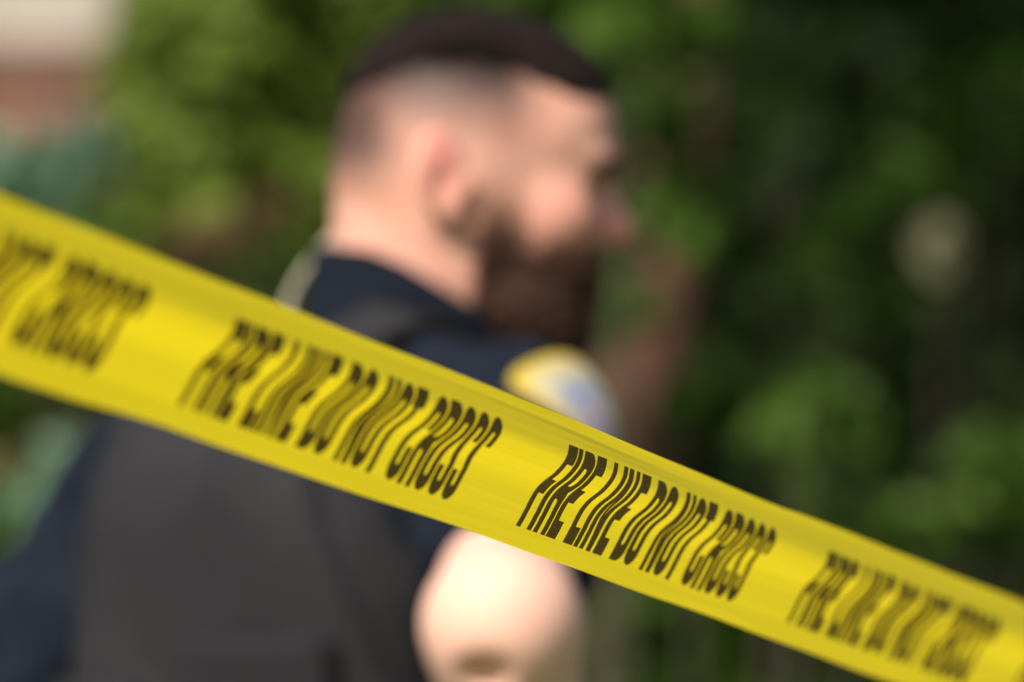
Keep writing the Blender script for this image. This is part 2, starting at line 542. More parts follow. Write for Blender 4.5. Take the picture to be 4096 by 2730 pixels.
def hand(fld, w, fore, dirn, palm_n, k=.008):
    """palm and five fingers from wrist w; dirn along the fingers, palm_n out of the palm"""
    d = dirn / np.linalg.norm(dirn); nrm = palm_n - d * (palm_n @ d); nrm /= np.linalg.norm(nrm)
    s = np.cross(d, nrm)
    c = w + d * .05
    fr = np.stack([d, s, nrm])
    fld.add(ell(c, (.054, .041, .016), fr), .015)
    for i, (o, l) in enumerate([(-.031, .075), (-.0105, .085), (.0105, .08), (.031, .062)]):
        a = w + d * .085 + s * o
        b = a + d * l * .45 + nrm * .008
        e = b + d * l * .36 + nrm * .022
        f2 = e + d * l * .2 + nrm * .016
        fld.add(cone(a, b, .0095, .009), .006); fld.add(cone(b, e, .009, .0082), .004); fld.add(cone(e, f2, .0082, .007), .004)
    a = w + d * .028 - s * .034
    b = a + d * .03 - s * .028 + nrm * .008; e = b + d * .03 - s * .008 + nrm * .012
    fld.add(cone(a, b, .013, .0105), .01); fld.add(cone(b, e, .0105, .0085), .004)

def torso_prims(o=0.0):
    e = lambda c, r: ell(T(*c), np.array(r) + o, TFRAME)
    L = [(e((0, 0, 1.34), (.168, .118, .20)), 0),
         (e((.06, -.055, 1.42), (.095, .06, .11)), .05),
         (e((-.06, -.055, 1.42), (.095, .06, .11)), .05),
         (cone(T(-.12, -.01, 1.435), T(.14, -.005, 1.472), .055 + o, .058 + o), .06),
         (cone(T(.02, .035, 1.535), T(.14, -.004, 1.490), .042 + o, .042 + o), .03),
         (cone(T(.012, .05, 1.525), T(-.12, -.012, 1.450), .040 + o, .04 + o), .03),
         (e((0, 0, 1.12), (.155, .115, .20)), .06),
         (e((0, -.005, .96), (.168, .122, .13)), .06)]
    return L

def leg_prims(o=0.0):
    L = []
    for s in (-1, 1):
        hip = T(.09 * s, 0, .92); kn = T(.11 * s, .03, .50); an = T(.125 * s, -.01, .09)
        L += [(cone(hip, kn, .088 + o, .060 + o), .05), (cone(kn, an, .058 + o, .044 + o), .03)]
    return L

def arm(fld, S, E, W, o=0.0, upto=1.0, k=.03, fore=True):
    fld.add(ell(S, (.060 + o, .060 + o, .062 + o)), .04)
    M1 = S + (E - S) * .45
    fld.add(cone(S, M1, .056 + o, .052 + o), k)
    fld.add(cone(M1, S + (E - S) * upto, .052 + o, (.046 if upto == 1 else .049) + o), k)
    if fore:
        m = E + (W - E) * .32
        fld.add(cone(E, m, .047, .049), .03); fld.add(cone(m, W, .049, .030), .02)

def head_sdf(p):
    d = np.full(p.shape[:-1], 1.0)
    for pr, k in head_prims():
        d = smin(d, pr[2](p), k)
    return d

def build_person():
    root = empty('person', tuple(PB), 'man with short faded hair, beard, navy shirt and dark vest, seen from behind in profile', 'person')
    off = -PB

    # ---- body: one continuous surface
    fb = Field((-.62, 8.15, -.02), (.30, 9.25, 1.83), .0048)
    for pr, k in head_prims():
        fb.add(pr, k)
    for s in (1, -1):
        fb.cut(ell(H(.102, .035 * s, -.001), (.021, .020, .012), HFRAME), .010)
        fb.add(ell(H(.076, .032 * s, .001), (.0125, .0125, .0125)), .003)
    for s in (1, -1):
        add, cut = ear_prims(s)
        for pr, k in add: fb.add(pr, k)
        for pr, k in cut: fb.cut(pr, k)
    for pr, k in torso_prims(-.004):
        fb.add(pr, max(k, .03))
    arm(fb, SHO_R, ELB_R, WRI_R); arm(fb, SHO_L, ELB_L, WRI_L)
    # point of the elbow and the hollow below it
    fb.add(ell(ELB_R + np.array([-.004, -.016, .004]), (.037, .036, .036)), .04)
    fb.cut(ell(ELB_R + np.array([-.014, -.060, -.034]), (.017, .032, .012)), .014)
    hand(fb, WRI_R, None, T(.10, .10, 1.12) - WRI_R, T(0, 0, 1.1) - T(.2, 0, 1.1))
    hand(fb, WRI_L, None, T(-.10, .10, 1.05) - WRI_L, T(0, 0, 1.1) - T(-.2, 0, 1.1))
    for pr, k in leg_prims():
        fb.add(pr, k)
    for s in (-1, 1):
        fb.add(ell(T(.13 * s, .06, .045), (.045, .12, .04), TFRAME), .04)
    V, Q = fb.mesh()
    me = mesh_np('body', V + off, Q)
    # skin colouring, with socket shade and elbow sun painted in: stubble of the fade cut, beard shadow, flushed ears and nose
    L = hloc(V); f, s, u = L[:, 0], L[:, 1], L[:, 2]
    near = np.linalg.norm(L, axis=1) < .22
    sm = lambda x, a, b: np.clip((x - a) / (b - a), 0, 1) ** 2 * (3 - 2 * np.clip((x - a) / (b - a), 0, 1))
    hairline = sm(-f, -.072, -.018)                     # behind the temple
    fade = sm(u, -.004, .082) * hairline * .96
    back = sm(-f, .030, .080) * sm(u, -.035, .03) * .90
    stub = np.maximum(fade, back)
    side = sm(f, .0, .012) * sm(-f, -.050, -.030) * sm(-u, -.03, .05) * .9      # sideburn
    jaw = sm(-u, .022, .062) * sm(f, .0, .025) * (.45 + .45 * sm(-f, -.092, -.070))
    earm = (np.abs(s) > .080) & (f < -.006) & (f > -.06) & (u > -.036) & (u < .046)
    stub = np.where(earm, 0, stub)
    beardm = np.maximum(side, jaw) * near * (~earm)
    red = np.zeros(len(V))
    red = np.maximum(red, np.where(earm, .30 + .6 * sm(u, -.012, .012) * sm(-f, .006, .02) * sm(f, -.044, -.03), 0))
    red = np.maximum(red, .75 * np.exp(-(((f - .108) / .02) ** 2 + ((u + .028) / .018) ** 2)))
    red = np.maximum(red, .35 * np.exp(-(((f - .07) / .03) ** 2 + ((u + .02) / .025) ** 2)))
    # lighter arm skin, strong sun on the elbow put into the colour
    arm_m = (V[:, 2] < 1.46) * 1.0
    brow_shade = np.exp(-(((f - .100) / .018) ** 2 + ((u - .019) / .009) ** 2)) * (np.abs(s) > .008)  # brow hair tone spread low to paint the eye-socket shade
    for nm, val in (('stubble', stub * near), ('beard', np.maximum(beardm, brow_shade * near)), ('flush', red * near), ('pale', arm_m)):  # beard also carries the painted eye-socket shade
        a = me.attributes.new(nm, 'FLOAT', 'POINT'); a.data.foreach_set('value', val.astype(np.float32))
    m, n, out = mat('skin')
    r, nz = noise_col(n, (.48, .238, .168), (.56, .298, .222), 28)
    cur = r.outputs[0]
    def layer(attr, col, fac, noise=False):
        nonlocal cur
        a = node(n, "ShaderNodeAttribute"); a.attribute_name = attr
        mu = node(n, "ShaderNodeMath", operation='MULTIPLY'); mu.inputs[1].default_value = fac
        n.links.new(a.outputs["Fac"], mu.inputs[0])
        mx = node(n, "ShaderNodeMix", data_type='RGBA')
        n.links.new(mu.outputs[0], mx.inputs[0]); n.links.new(cur, mx.inputs[6]); mx.inputs[7].default_value = (*col, 1)
        cur = mx.outputs[2]
    layer('pale', (.60, .365, .280), .75)
    layer('flush', (.62, .22, .18), .85)
    layer('stubble', (.024, .015, .0125), 1.0)
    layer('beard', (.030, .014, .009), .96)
    p = node(n, "ShaderNodeBsdfPrincipled"); p.inputs["Roughness"].default_value = .6; p.inputs["Specular IOR Level"].default_value = .22
    p.inputs["Subsurface Weight"].default_value = .12; p.inputs["Subsurface Radius"].default_value = (.012, .005, .003)
    p.inputs["Subsurface Scale"].default_value = .6
    n.links.new(cur, p.inputs["Base Color"]); n.links.new(p.outputs[0], out.inputs[0])
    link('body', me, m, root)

    def strands(prob, count, l0, l1, lean, seed, wd=.0011):
        r = np.random.default_rng(seed)
        pf = prob[Q].mean(1); pf = np.where(near[Q[:, 0]], pf, 0)
        pick = r.choice(len(Q), count, p=pf / pf.sum())
        C = V[Q[pick]]; a = r.random(count)[:, None]; b = r.random(count)[:, None]
        p = (C[:, 0] * (1 - a) + C[:, 1] * a) * (1 - b) + (C[:, 3] * (1 - a) + C[:, 2] * a) * b
        nr = np.cross(C[:, 2] - C[:, 0], C[:, 3] - C[:, 1]); nr /= np.linalg.norm(nr, axis=1)[:, None] + 1e-9
        out_ = p - (HO + HU * .02); nr *= np.sign((nr * out_).sum(1))[:, None]
        d = nr + lean + r.normal(size=(count, 3)) * .35; d /= np.linalg.norm(d, axis=1)[:, None]
        sd = np.cross(d, r.normal(size=(count, 3))); sd /= np.linalg.norm(sd, axis=1)[:, None]
        L_ = (l0 + (l1 - l0) * pf[pick] ** 1.5 * (.6 + .6 * r.random(count)))[:, None]
        vv = np.stack([p - sd * wd - nr * .001, p + sd * wd - nr * .001, p + d * L_], 1).reshape(-1, 3)
        return vv + off, np.arange(count * 3).reshape(-1, 3)
    top_p = np.clip(np.maximum(sm(u, .045 + .25 * np.minimum(f + .05, 0), .112) * hairline, sm(u, .070, .095) * sm(-f, -.112, -.095)), 0, 1) ** 1.7
    hv, hf = strands(np.where(earm, 0, np.maximum(top_p, .22 * back)) * near, 11000, .0015, .011, HF * .5, 5)
    bp_ = np.maximum(beardm * sm(-u, .0, .05), sm(-u, .040, .075) * sm(f, .0, .03) * (sm(-f, -.088, -.066) + .12 * sm(-u, .04, .05)))
    bv, bf = strands(np.clip(bp_, 0, 1) * near * (u > -.135), 8500, .003, .016, HF * .25 - HU * .9, 6, .0012)
    # ---- hair: thick on top, tapering into the fade
    fh = Field(H(0, 0, 0) + np.array([-.13, -.13, .0]), H(0, 0, 0) + np.array([.14, .13, .17]), .0028)
    P = fh.pts(); L = hloc(P)
    d = head_sdf(P)
    f, s, u = L[..., 0], L[..., 1], L[..., 2]
    line = np.interp(f, [-.1, -.085, -.05, -.01, .02, .045, .075, .1, .115], [.054, .064, .084, .096, .090, .076, .067, .068, .074])
    tap = np.clip((u - line) / .040, -1, 1)
    wob = .0016 * np.sin(P[..., 0] * 420 + 3 * np.sin(P[..., 1] * 300)) * np.sin(P[..., 1] * 380) + .0010 * np.sin(P[..., 0] * 900 + P[..., 2] * 700)
    thick = .0105 * np.sqrt(np.clip(tap, 0, 1)) - .006 * (tap <= 0) + wob * (tap > 0)
    fh.a = (d - thick).astype(np.float32)
    fh.a = np.maximum(fh.a, (-(d + .008)).astype(np.float32))
    fh.a = np.maximum(fh.a, ((line - u) * .8).astype(np.float32))
    V, Q = fh.mesh(); ho_ = link('hair', mesh_np('hair', V + off, Q), M['hair'], root)
    link('hair_strands', mesh_np('hair_strands', hv, hf, False), M['hair'], ho_)['kind'] = 'stuff'

    # ---- beard
    fd = Field(H(0, 0, 0) + np.array([-.05, -.12, -.17]), H(0, 0, 0) + np.array([.17, .12, .02]), .0028)
    P = fd.pts(); L = hloc(P); f, s, u = L[..., 0], L[..., 1], L[..., 2]
    d = head_sdf(P)
    b = np.full(d.shape, 1.0)
    for pr, k in ((ell(H(.042, 0, -.078), (.062, .068, .050), HFRAME), 0), (ell(H(.064, 0, -.106), (.034, .044, .038), HFRAME), .03)):
        b = smin(b, pr[2](P), k)
    wob = .0022 * np.sin(P[..., 0] * 330 + 2 * np.sin(P[..., 2] * 260)) * np.sin(P[..., 1] * 300 + P[..., 2] * 240)
    top = np.interp(f, [-.02, .015, .05, .075, .085, .11], [-.030, -.038, -.060, -.068, -.086, -.100])
    b = np.maximum(b + wob, (u - top) * .7)
    b = np.maximum(b, -(d + .006))
    mo = (ell(H(.106, 0, -.068), (.036, .050, .036), HFRAME))[2](P)
    b = np.maximum(b, -mo)
    fd.a = b.astype(np.float32)
    V, Q = fd.mesh(); bo_ = link('beard', mesh_np('beard', V + off, Q), M['beard'], root)
    link('beard_strands', mesh_np('beard_strands', bv, bf, False), M['beard'], bo_)['kind'] = 'stuff'

    # ---- eyes
    for s in (1, -1):
        bm = bmesh.new(); bmesh.ops.create_uvsphere(bm, u_segments=16, v_segments=10, radius=.0122)
        em = bpy.data.meshes.new('eye'); bm.to_mesh(em); bm.free()
        link('eye', em, M['white_eye'], root, tuple(H(.0772, .032 * s, .001) + off))
        v, fq = tube_mesh('eyebrow', [H(.1065, .010 * s, .0165), H(.1065, .022 * s, .0200), H(.1015, .036 * s, .0215), H(.090, .050 * s, .017)], [.005, .0078, .0075, .004], 8)
        link('eyebrow', mesh_np('eyebrow', np.array(v) + off, np.array(fq)), M['hair'], root)

    # ---- shirt
    fs = Field((-.60, 8.25, .92), (.20, 9.2, 1.68), .005)
    for pr, k in torso_prims(.006):
        fs.add(pr, max(k, .02))
    arm(fs, SHO_R, ELB_R, WRI_R, .012, .86, fore=False)
    arm(fs, SHO_L, ELB_L, WRI_L, .012, .80, fore=False)
    P = fs.pts()
    for S, E, c in ((SHO_R, ELB_R, .78), (SHO_L, ELB_L, .76)):
        ax = (E - S) / np.linalg.norm(E - S); Ln = np.linalg.norm(E - S)
        t = (P - S) @ ax.astype(np.float32)
        rad = np.linalg.norm((P - S) - t[..., None] * ax, axis=-1)
        fs.a = np.maximum(fs.a, np.where((rad < .12) & (t > .05), t - c * Ln, -1).astype(np.float32))
    # cloth folds
    wob = .0035 * np.sin(P[..., 2] * 95 + 2.2 * np.sin(P[..., 0] * 38 + P[..., 1] * 25)) * np.sin(P[..., 0] * 42 - P[..., 1] * 30 + 1)
    fs.a = fs.a + wob.astype(np.float32) * (np.abs(fs.a) < .03)
    neckd = cone(H(-.020, 0, -.015), NECK0, .070, .074)[2](P)
    fs.a = np.maximum(fs.a, (1.0 * (P[..., 2] - 1.595)).astype(np.float32))
    fs.a = np.maximum(fs.a, (.93 - P[..., 2]).astype(np.float32))
    V, Q = fs.mesh(); shirt = link('shirt', mesh_np('shirt', V + off, Q), M['navy'], root)
    # collar: a stand round the neck, high at the nape, lower in front
    fc = Field((-.30, 8.6, 1.44), (.12, 9.0, 1.70), .0035)
    P = fc.pts()
    nk = np.minimum(cone(H(-.020, 0, -.015), NECK0, .064, .062)[2](P), 1)
    nk = smin(nk, cone(H(-.036, 0, -.012), T(.03, .06, 1.53), .050, .054)[2](P), .03)
    a0 = px(1340, 985, 8.8); a1 = px(1900, 1230, 8.75)
    sl = (a1[2] - a0[2]) / (a1[0] - a0[0])
    xx = P[..., 0]
    arc = np.interp((xx - a0[0]) / (a1[0] - a0[0]), [-.3, 0, .25, .5, 1, 1.6], [0, 0, .07, .30, 1.0, 1.5])
    topz = a0[2] + (a1[2] - a0[2]) * arc
    shell = np.abs(nk - .010) - .0045
    fc.a = np.maximum(np.maximum(shell, P[..., 2] - topz), topz - .085 - P[..., 2]).astype(np.float32)
    V, Q = fc.mesh(); link('collar', mesh_np('collar', V + off, Q), M['navy'], shirt)

    # shoulder patch wrapped on the right sleeve
    def sleeve(p):
        d = np.full(p.shape[:-1], 1.0)
        o = .012
        for pr, k in ((ell(SHO_R, (.060 + o, .060 + o, .062 + o)), 0), (cone(SHO_R, SHO_R + (ELB_R - SHO_R) * .45, .058 + o, .055 + o), .03),
                      (cone(SHO_R + (ELB_R - SHO_R) * .45, SHO_R + (ELB_R - SHO_R) * .7, .055 + o, .053 + o), .03)):
            d = smin(d, pr[2](p), k)
        return d
    nrm = np.array([.86, -.24, .45]); nrm /= np.linalg.norm(nrm)
    tz = UP - nrm * nrm[2]; tz /= np.linalg.norm(tz); tx = np.cross(tz, nrm)
    c0 = SHO_R + (ELB_R - SHO_R) * .14
    N = 36
    ring = []
    for j in range(9):
        q = j / 8
        for i in range(N):
            a = 2 * math.pi * i / N
            ca, sa = math.cos(a), math.sin(a)
            rr = 1.0 / (abs(ca) ** 3 + abs(sa) ** 3) ** (1 / 3)
            x = .048 * rr * ca * q; y = .062 * rr * sa * q
            if sa < 0: x *= 1 - .35 * (-sa) ** 2 * q
            ring.append(c0 + nrm * .09 + tx * x + tz * y)
    Pp = np.array(ring)
    for _ in range(60):
        Pp = Pp - nrm * ((sleeve(Pp) - .0022) * .7)[:, None]
    Fc = [(j * N + i, j * N + (i + 1) % N, (j + 1) * N + (i + 1) % N, (j + 1) * N + i) for j in range(8) for i in range(N)]
    pm = mesh_np('shoulder_patch', Pp + off, np.array(Fc))
    po = link('shoulder_patch', pm, None, shirt)
    po['label'] = 'embroidered shoulder patch with a gold border and a pale blue grey field'
    for nm, c in (('gold_thread', (.42, .30, .02)), ('pale_thread', (.34, .335, .33)), ('blue_thread', (.16, .19, .30)), ('violet_thread', (.28, .18, .31)), ('cream_thread', (.40, .35, .20))):
        pm.materials.append(simple(nm, tuple(x * .85 for x in c), c, 300, .7, .3, 1500))
    mi = []
    for j in range(8):
        for i in range(N):
            a = 360 * i / N
            k = 1
            if j >= 7: k = 0
            elif j >= 5: k = 4
            elif j == 4 and (i // 3) % 2: k = 2
            elif j <= 1: k = 3
            elif j == 3: k = 2 if 20 < a < 160 else 4
            mi.append(k)
    pm.polygons.foreach_set('material_index', np.array(mi, dtype=np.int32))
    so_ = po.modifiers.new('thickness', 'SOLIDIFY'); so_.thickness = .0015; so_.offset = 1

    # ---- vest: carrier with back plate, shoulder straps and dark side panels
    def vest_field(o):
        d = None
        return [(ell(T(0, -.012, 1.30), (.186 + o, .142 + o, .30), TFRAME), 0),
                (ell(T(.02, -.05, 1.41), (.140 + o, .095 + o, .12), TFRAME), .05)]
    fv = Field((-.48, 8.45, .98), (.20, 9.15, 1.60), .005)
    for pr, k in vest_field(0.0):
        fv.add(pr, k)
    P = fv.pts(); Lt = (P - T(0, 0, 0)) @ TFRAME.T
    r_, f_, z_ = Lt[..., 0], Lt[..., 1], Lt[..., 2]
    body = np.full(P.shape[:-1], 1.0)
    for pr, k in torso_prims(.010):
        body = smin(body, pr[2](P), max(k, .02))
    v = np.maximum(fv.a, z_ - 1.545)
    v = np.maximum(v, 1.02 - z_)
    for s in (1, -1):                                           # arm holes
        S = SHO_R if s > 0 else SHO_L; E = ELB_R if s > 0 else ELB_L
        hole = cone(S - TR * s * .015, S + (E - S) * .6, .082, .086)[2](P)
        v = np.maximum(v, -hole)
    nkh = cone(H(-.02, 0, -.01), NECK0, .10, .098)[2](P)
    v = np.maximum(v, -nkh)
    v = v + (.0025 * np.sin(z_ * 60 + 3 * np.sin(r_ * 22)) * np.sin(r_ * 30 + 2)).astype(np.float32)
    fv.a = v.astype(np.float32)
    V, Q = fv.mesh(); vest = link('vest', mesh_np('vest', V + off, Q), M['vest'], root)
    # raised back plate pocket
    fp = Field((-.48, 8.40, .98), (.20, 9.05, 1.58), .005)
    for pr, k in vest_field(.014):
        fp.add(pr, k)
    rr = np.maximum(np.abs(r_ := ((fp.pts() - T(0, 0, 0)) @ TFRAME.T)[..., 0]) - .148, 0)
    Lp = (fp.pts() - T(0, 0, 0)) @ TFRAME.T
    r_, f_, z_ = Lp[..., 0], Lp[..., 1], Lp[..., 2]
    wedge = np.abs(r_ - .0) - np.interp(z_, [1.0, 1.28, 1.40, 1.47, 1.53], [.176, .172, .140, .112, .10])
    pv = np.maximum(np.maximum(fp.a, wedge), np.maximum(z_ - 1.515, f_ + .02))
    pv = np.maximum(pv, 1.05 - z_)
    pv = pv + (.0022 * np.sin(z_ * 45 + 2 * np.sin(r_ * 30)) * np.sin(r_ * 26 + .6))
    fp.a = pv.astype(np.float32)
    V, Q = fp.mesh(); link('back_panel', mesh_np('back_panel', V + off, Q), M['vest_panel'], vest)
    # a pouch low on the back panel and a seam strip
    for (ra, rb, za, zb, dd) in ((.035, .150, 1.13, 1.335, .020), (-.15, -.01, 1.13, 1.300, .016)):
        fq = Field((-.48, 8.36, 1.0), (.20, 9.05, 1.5), .005)
        for pr, k in vest_field(.014 + dd):
            fq.add(pr, k)
        Lp = (fq.pts() - T(0, 0, 0)) @ TFRAME.T
        bx = np.maximum(np.maximum(ra - Lp[..., 0], Lp[..., 0] - rb), np.maximum(za - Lp[..., 2], Lp[..., 2] - zb))
        fq.a = np.maximum(np.maximum(fq.a, bx), Lp[..., 1] + .05).astype(np.float32)
        V, Q = fq.mesh(); link('pouch', mesh_np('pouch', V + off, Q), M['vest'], vest)
    # straps over the shoulders
    for s in (1, -1):
        fq = Field((-.48, 8.45, 1.25), (.20, 9.15, 1.66), .004)
        for pr, k in torso_prims(.019):
            fq.add(pr, max(k, .02))
        Lp = (fq.pts() - T(0, 0, 0)) @ TFRAME.T
        w = np.abs(Lp[..., 0] - .088 * s) - .034
        fq.a = np.maximum(np.maximum(fq.a, w), np.maximum(1.40 - Lp[..., 2], -(Lp[..., 1] + .05))).astype(np.float32)
        V, Q = fq.mesh(); link('shoulder_strap', mesh_np('shoulder_strap', V + off, Q), M['black'], vest)
        fq = Field((-.48, 8.45, 1.25), (.20, 9.15, 1.66), .004)
        for pr, k in torso_prims(.0205):
            fq.add(pr, max(k, .02))
        w = np.abs(Lp[..., 0] - .088 * s) - .031
        fq.a = np.maximum(np.maximum(fq.a, w), np.maximum(1.47 - Lp[..., 2], np.abs(Lp[..., 1] + .055) - .05)).astype(np.float32)
        V, Q = fq.mesh(); link('strap_pad', mesh_np('strap_pad', V + off, Q), M['vest_panel'], vest)
        fq = Field((-.48, 8.36, 1.0), (.20, 9.15, 1.4), .005)
        for pr, k in vest_field(.006):
            fq.add(pr, k)
        Lp2 = (fq.pts() - T(0, 0, 0)) @ TFRAME.T
        fq.a = np.maximum(np.maximum(fq.a, .168 - s * Lp2[..., 0]), np.maximum(1.05 - Lp2[..., 2], Lp2[..., 2] - 1.36)).astype(np.float32)
        V, Q = fq.mesh(); link('side_panel', mesh_np('side_panel', V + off, Q), M['black'], vest)

    # ---- trousers, belt, boots (below the frame, so that he stands on the ground)
    ft = Field((-.55, 8.4, .02), (.25, 9.2, 1.10), .009)
    for pr, k in leg_prims(.014):
        ft.add(pr, k)
    ft.add(ell(T(0, -.005, .96), (.182, .136, .135), TFRAME), .05)
    P = ft.pts(); ft.a = np.maximum(ft.a, np.maximum(P[..., 2] - 1.02, .07 - P[..., 2])).astype(np.float32)
    V, Q = ft.mesh(); link('trousers', mesh_np('trousers', V + off, Q), M['trousers'], root)
    fq = Field((-.45, 8.5, .96), (.2, 9.1, 1.06), .006)
    fq.add(ell(T(0, -.005, .99), (.19, .145, .16), TFRAME)); P = fq.pts()
    fq.a = np.maximum(fq.a, np.abs(P[..., 2] - 1.005) - .022).astype(np.float32)
    V, Q = fq.mesh(); link('belt', mesh_np('belt', V + off, Q), M['leather'], root)
    for s in (-1, 1):
        fq = Field(T(.125 * s, .05, 0) - .22, T(.125 * s, .05, 0) + .22, .007)
        fq.add(ell(T(.13 * s, .065, .048), (.056, .140, .055), TFRAME)); fq.add(cone(T(.125 * s, -.01, .05), T(.123 * s, -.005, .18), .058, .058), .04)
        P = fq.pts(); fq.a = np.maximum(fq.a, .003 - P[..., 2]).astype(np.float32)
        V, Q = fq.mesh(); link('boot', mesh_np('boot', V + off, Q), M['leather'], root)
    return root

M['white_eye'] = simple('eye_white_and_iris', (.20, .13, .09), (.55, .50, .46), 120, .2)
person = build_person()

# thin pale cord that arcs from the nape of the collar down behind the far shoulder
cp = [px(1345, 935, 8.86), px(1310, 975, 8.86), px(1255, 1035, 8.87), px(1200, 1110, 8.88), px(1160, 1190, 8.89), px(1140, 1270, 8.89), px(1150, 1360, 8.88)]
v, f = tube_mesh('cord', cp, [.0028] * 7, 8)
c0 = cp[-1]
cord = link('radio_cord', mesh_np('radio_cord', np.array(v) - c0, np.array(f)), M['cord'], None, tuple(c0))
tag(cord, 'thin pale cord arcing out behind the man\'s collar at the nape', 'cord')

# ================================================================== barricade tape
CN = 0.13; AX = 1613.0; X0, Y0 = 370.0, 1497.0; SLOPE = 0.3576
Z0 = 5.23
def tape_px(n):
    d = AX * n / (1 + CN * n)
    return X0 + d, Y0 + SLOPE * d
def tape_base(n):
    """the bottom of the lettering, a straight line in space"""
    a = px(*tape_px(0.0), Z0); b = px(*tape_px(2.0), Z0 * (1 + 2 * CN))
    return a + (b - a) * (n / 2.0)
PA = tape_base(0.0); PBB = tape_base(1.0)
TD = (PBB - PA) / np.linalg.norm(PBB - PA)
PXM = Z0 * (1 + 1.2 * CN) / F                  # metres per photo pixel at n = 1.2
# lettering profile, from its foot to its head (photo px at n=1.2, up positive)
PROF = np.array([(0, 0), (19, 32.5), (34, 63), (50, 94), (65, 124), (80, 147), (99, 170), (122, 189), (147, 208), (172, 235), (191, 262), (203, 289), (208.5, 327)], float)
S_ = np.concatenate([[0], np.cumsum(np.linalg.norm(np.diff(PROF, axis=0), axis=1))]); S_ /= S_[-1]
WB, WT = .150, .815                            # lettering foot and head across the width 0..1
_cr = random.Random(3)
CREASES = [(_cr.uniform(-.3, 3.4), _cr.uniform(.05, .97), _cr.uniform(-.10, .10), _cr.uniform(.10, .45), _cr.choice((-1, 1)) * _cr.uniform(1.2, 3.2)) for _ in range(34)]
def section(n, w):
    """across-the-tape offset (photo px, x right, y up) for width coordinate w (0 bottom edge .. 1 top edge)"""
    n = np.asarray(n, float); w = np.asarray(w, float)
    dyk = np.interp(n, [-3, 0, .2, 1.0, 1.5, 2.2, 5], [298, 302, 306, 322, 327, 318, 310]) / 326.0
    dxk = np.interp(n, [-3, 0, .5, 1.0, 1.5, 2.2, 5], [205, 206, 214, 212, 205, 188, 180]) / 205.0
    t = np.clip((w - WB) / (WT - WB), 0, 1)
    X = np.interp(t, S_, PROF[:, 0]) * dxk; Yv = np.interp(t, S_, PROF[:, 1]) * dyk
    b = np.clip((WB - w) / WB, 0, 1)
    bl = np.interp(n, [-3, 0, .2, 1, 1.2, 2, 2.3, 5], [100, 100, 86, 79, 76, 83, 90, 95])
    X = X - 30 * b - 3 * b * b; Yv = Yv - bl * b
    tp = np.clip((w - WT) / (1 - WT), 0, 1)
    th = np.interp(n, [-3, 0, 1, 1.2, 2, 2.3, 5], [100, 100, 100, 96, 92, 112, 118])
    amp = np.interp(n, [-3, 0, .8, 1.3, 5], [.0, .0, .0, .12, .10]) * (1 + .30 * np.sin(n * 3.7 - 3.2) + .12 * np.sin(n * 9.3))
    hx = np.interp(tp, [0, .12, .25, .4, .55, .7, .85, 1], [0, 1, 0, -4.5, -9, -10, -7, -1]) * amp + np.interp(tp, [0, .3, .7, 1], [0, 3.5, 10, 18])
    X = X + hx; Yv = Yv + th * tp
    # slack ripples and a long crease near the upper edge
    X = X + 2.2 * np.sin(n * 2.9 + w * 5) * np.sin(w * 3.1) + 1.1 * np.sin(n * 9.1 + 1.3 + w * 9) * w
    cr = np.exp(-((w - (.93 - .035 * (n - 1.0))) / .006) ** 2) * np.exp(-((n - 1.15) / .55) ** 2)
    X = X - 5.0 * cr
    edge = np.abs(2 * w - 1) ** 6
    Yv = Yv + edge * (2.4 * np.sin(n * 6.3 + 1) + 1.6 * np.sin(n * 14.1 + 3 * w))
    X = X + edge * 2.0 * np.sin(n * 8.7 + 2 * w)
    for (n0_, w0_, k_, ln_, am_) in CREASES:
        X = X + am_ * np.exp(-((w - w0_ - k_ * (n - n0_)) / .007) ** 2) * np.exp(-((n - n0_) / ln_) ** 2)
    return X, Yv
# smooth the profile kinks
def tape_pt(n, w):
    n = np.asarray(n, float); w = np.asarray(w, float)
    X = 0; Yv = 0
    ks = np.array([-.018, -.009, 0, .009, .018]); kw = np.array([.12, .22, .32, .22, .12])
    for k, q in zip(ks, kw):
        ww = w + k * np.clip(np.minimum(w, 1 - w) / .018, 0, 1)
        a, b = section(n, ww); X = X + q * a; Yv = Yv + q * b
    dx = X * PXM; dz = Yv * PXM
    dy = -(TD[0] * dx + TD[2] * dz) / TD[1]
    base = PA[None] + (PBB - PA)[None] * n.reshape(-1)[:, None]
    return base + np.stack([dx, dy, dz], -1).reshape(-1, 3)

N0, N1 = -2.4, 9.0
nn_ = np.concatenate([np.linspace(N0, -.8, 40)[:-1], np.linspace(-.8, 4.2, 420), np.linspace(4.2, N1, 60)[1:]])
ww_ = np.linspace(0, 1, 130)
GN, GW = np.meshgrid(nn_, ww_, indexing='ij')
TV = tape_pt(GN.ravel(), GW.ravel())
a = np.arange(len(nn_) - 1)[:, None] * len(ww_) + np.arange(len(ww_) - 1)[None]
a = a.ravel()
TQ = np.stack([a, a + len(ww_), a + len(ww_) + 1, a + 1], 1)
_q = TV[TQ[len(TQ) // 4]]; _nr = np.cross(_q[1] - _q[0], _q[3] - _q[0])
if _nr @ (np.array([0, 0, CAM_Z]) - _q[0]) < 0:
    TQ = TQ[:, ::-1]
TB = tape_base(1.0)

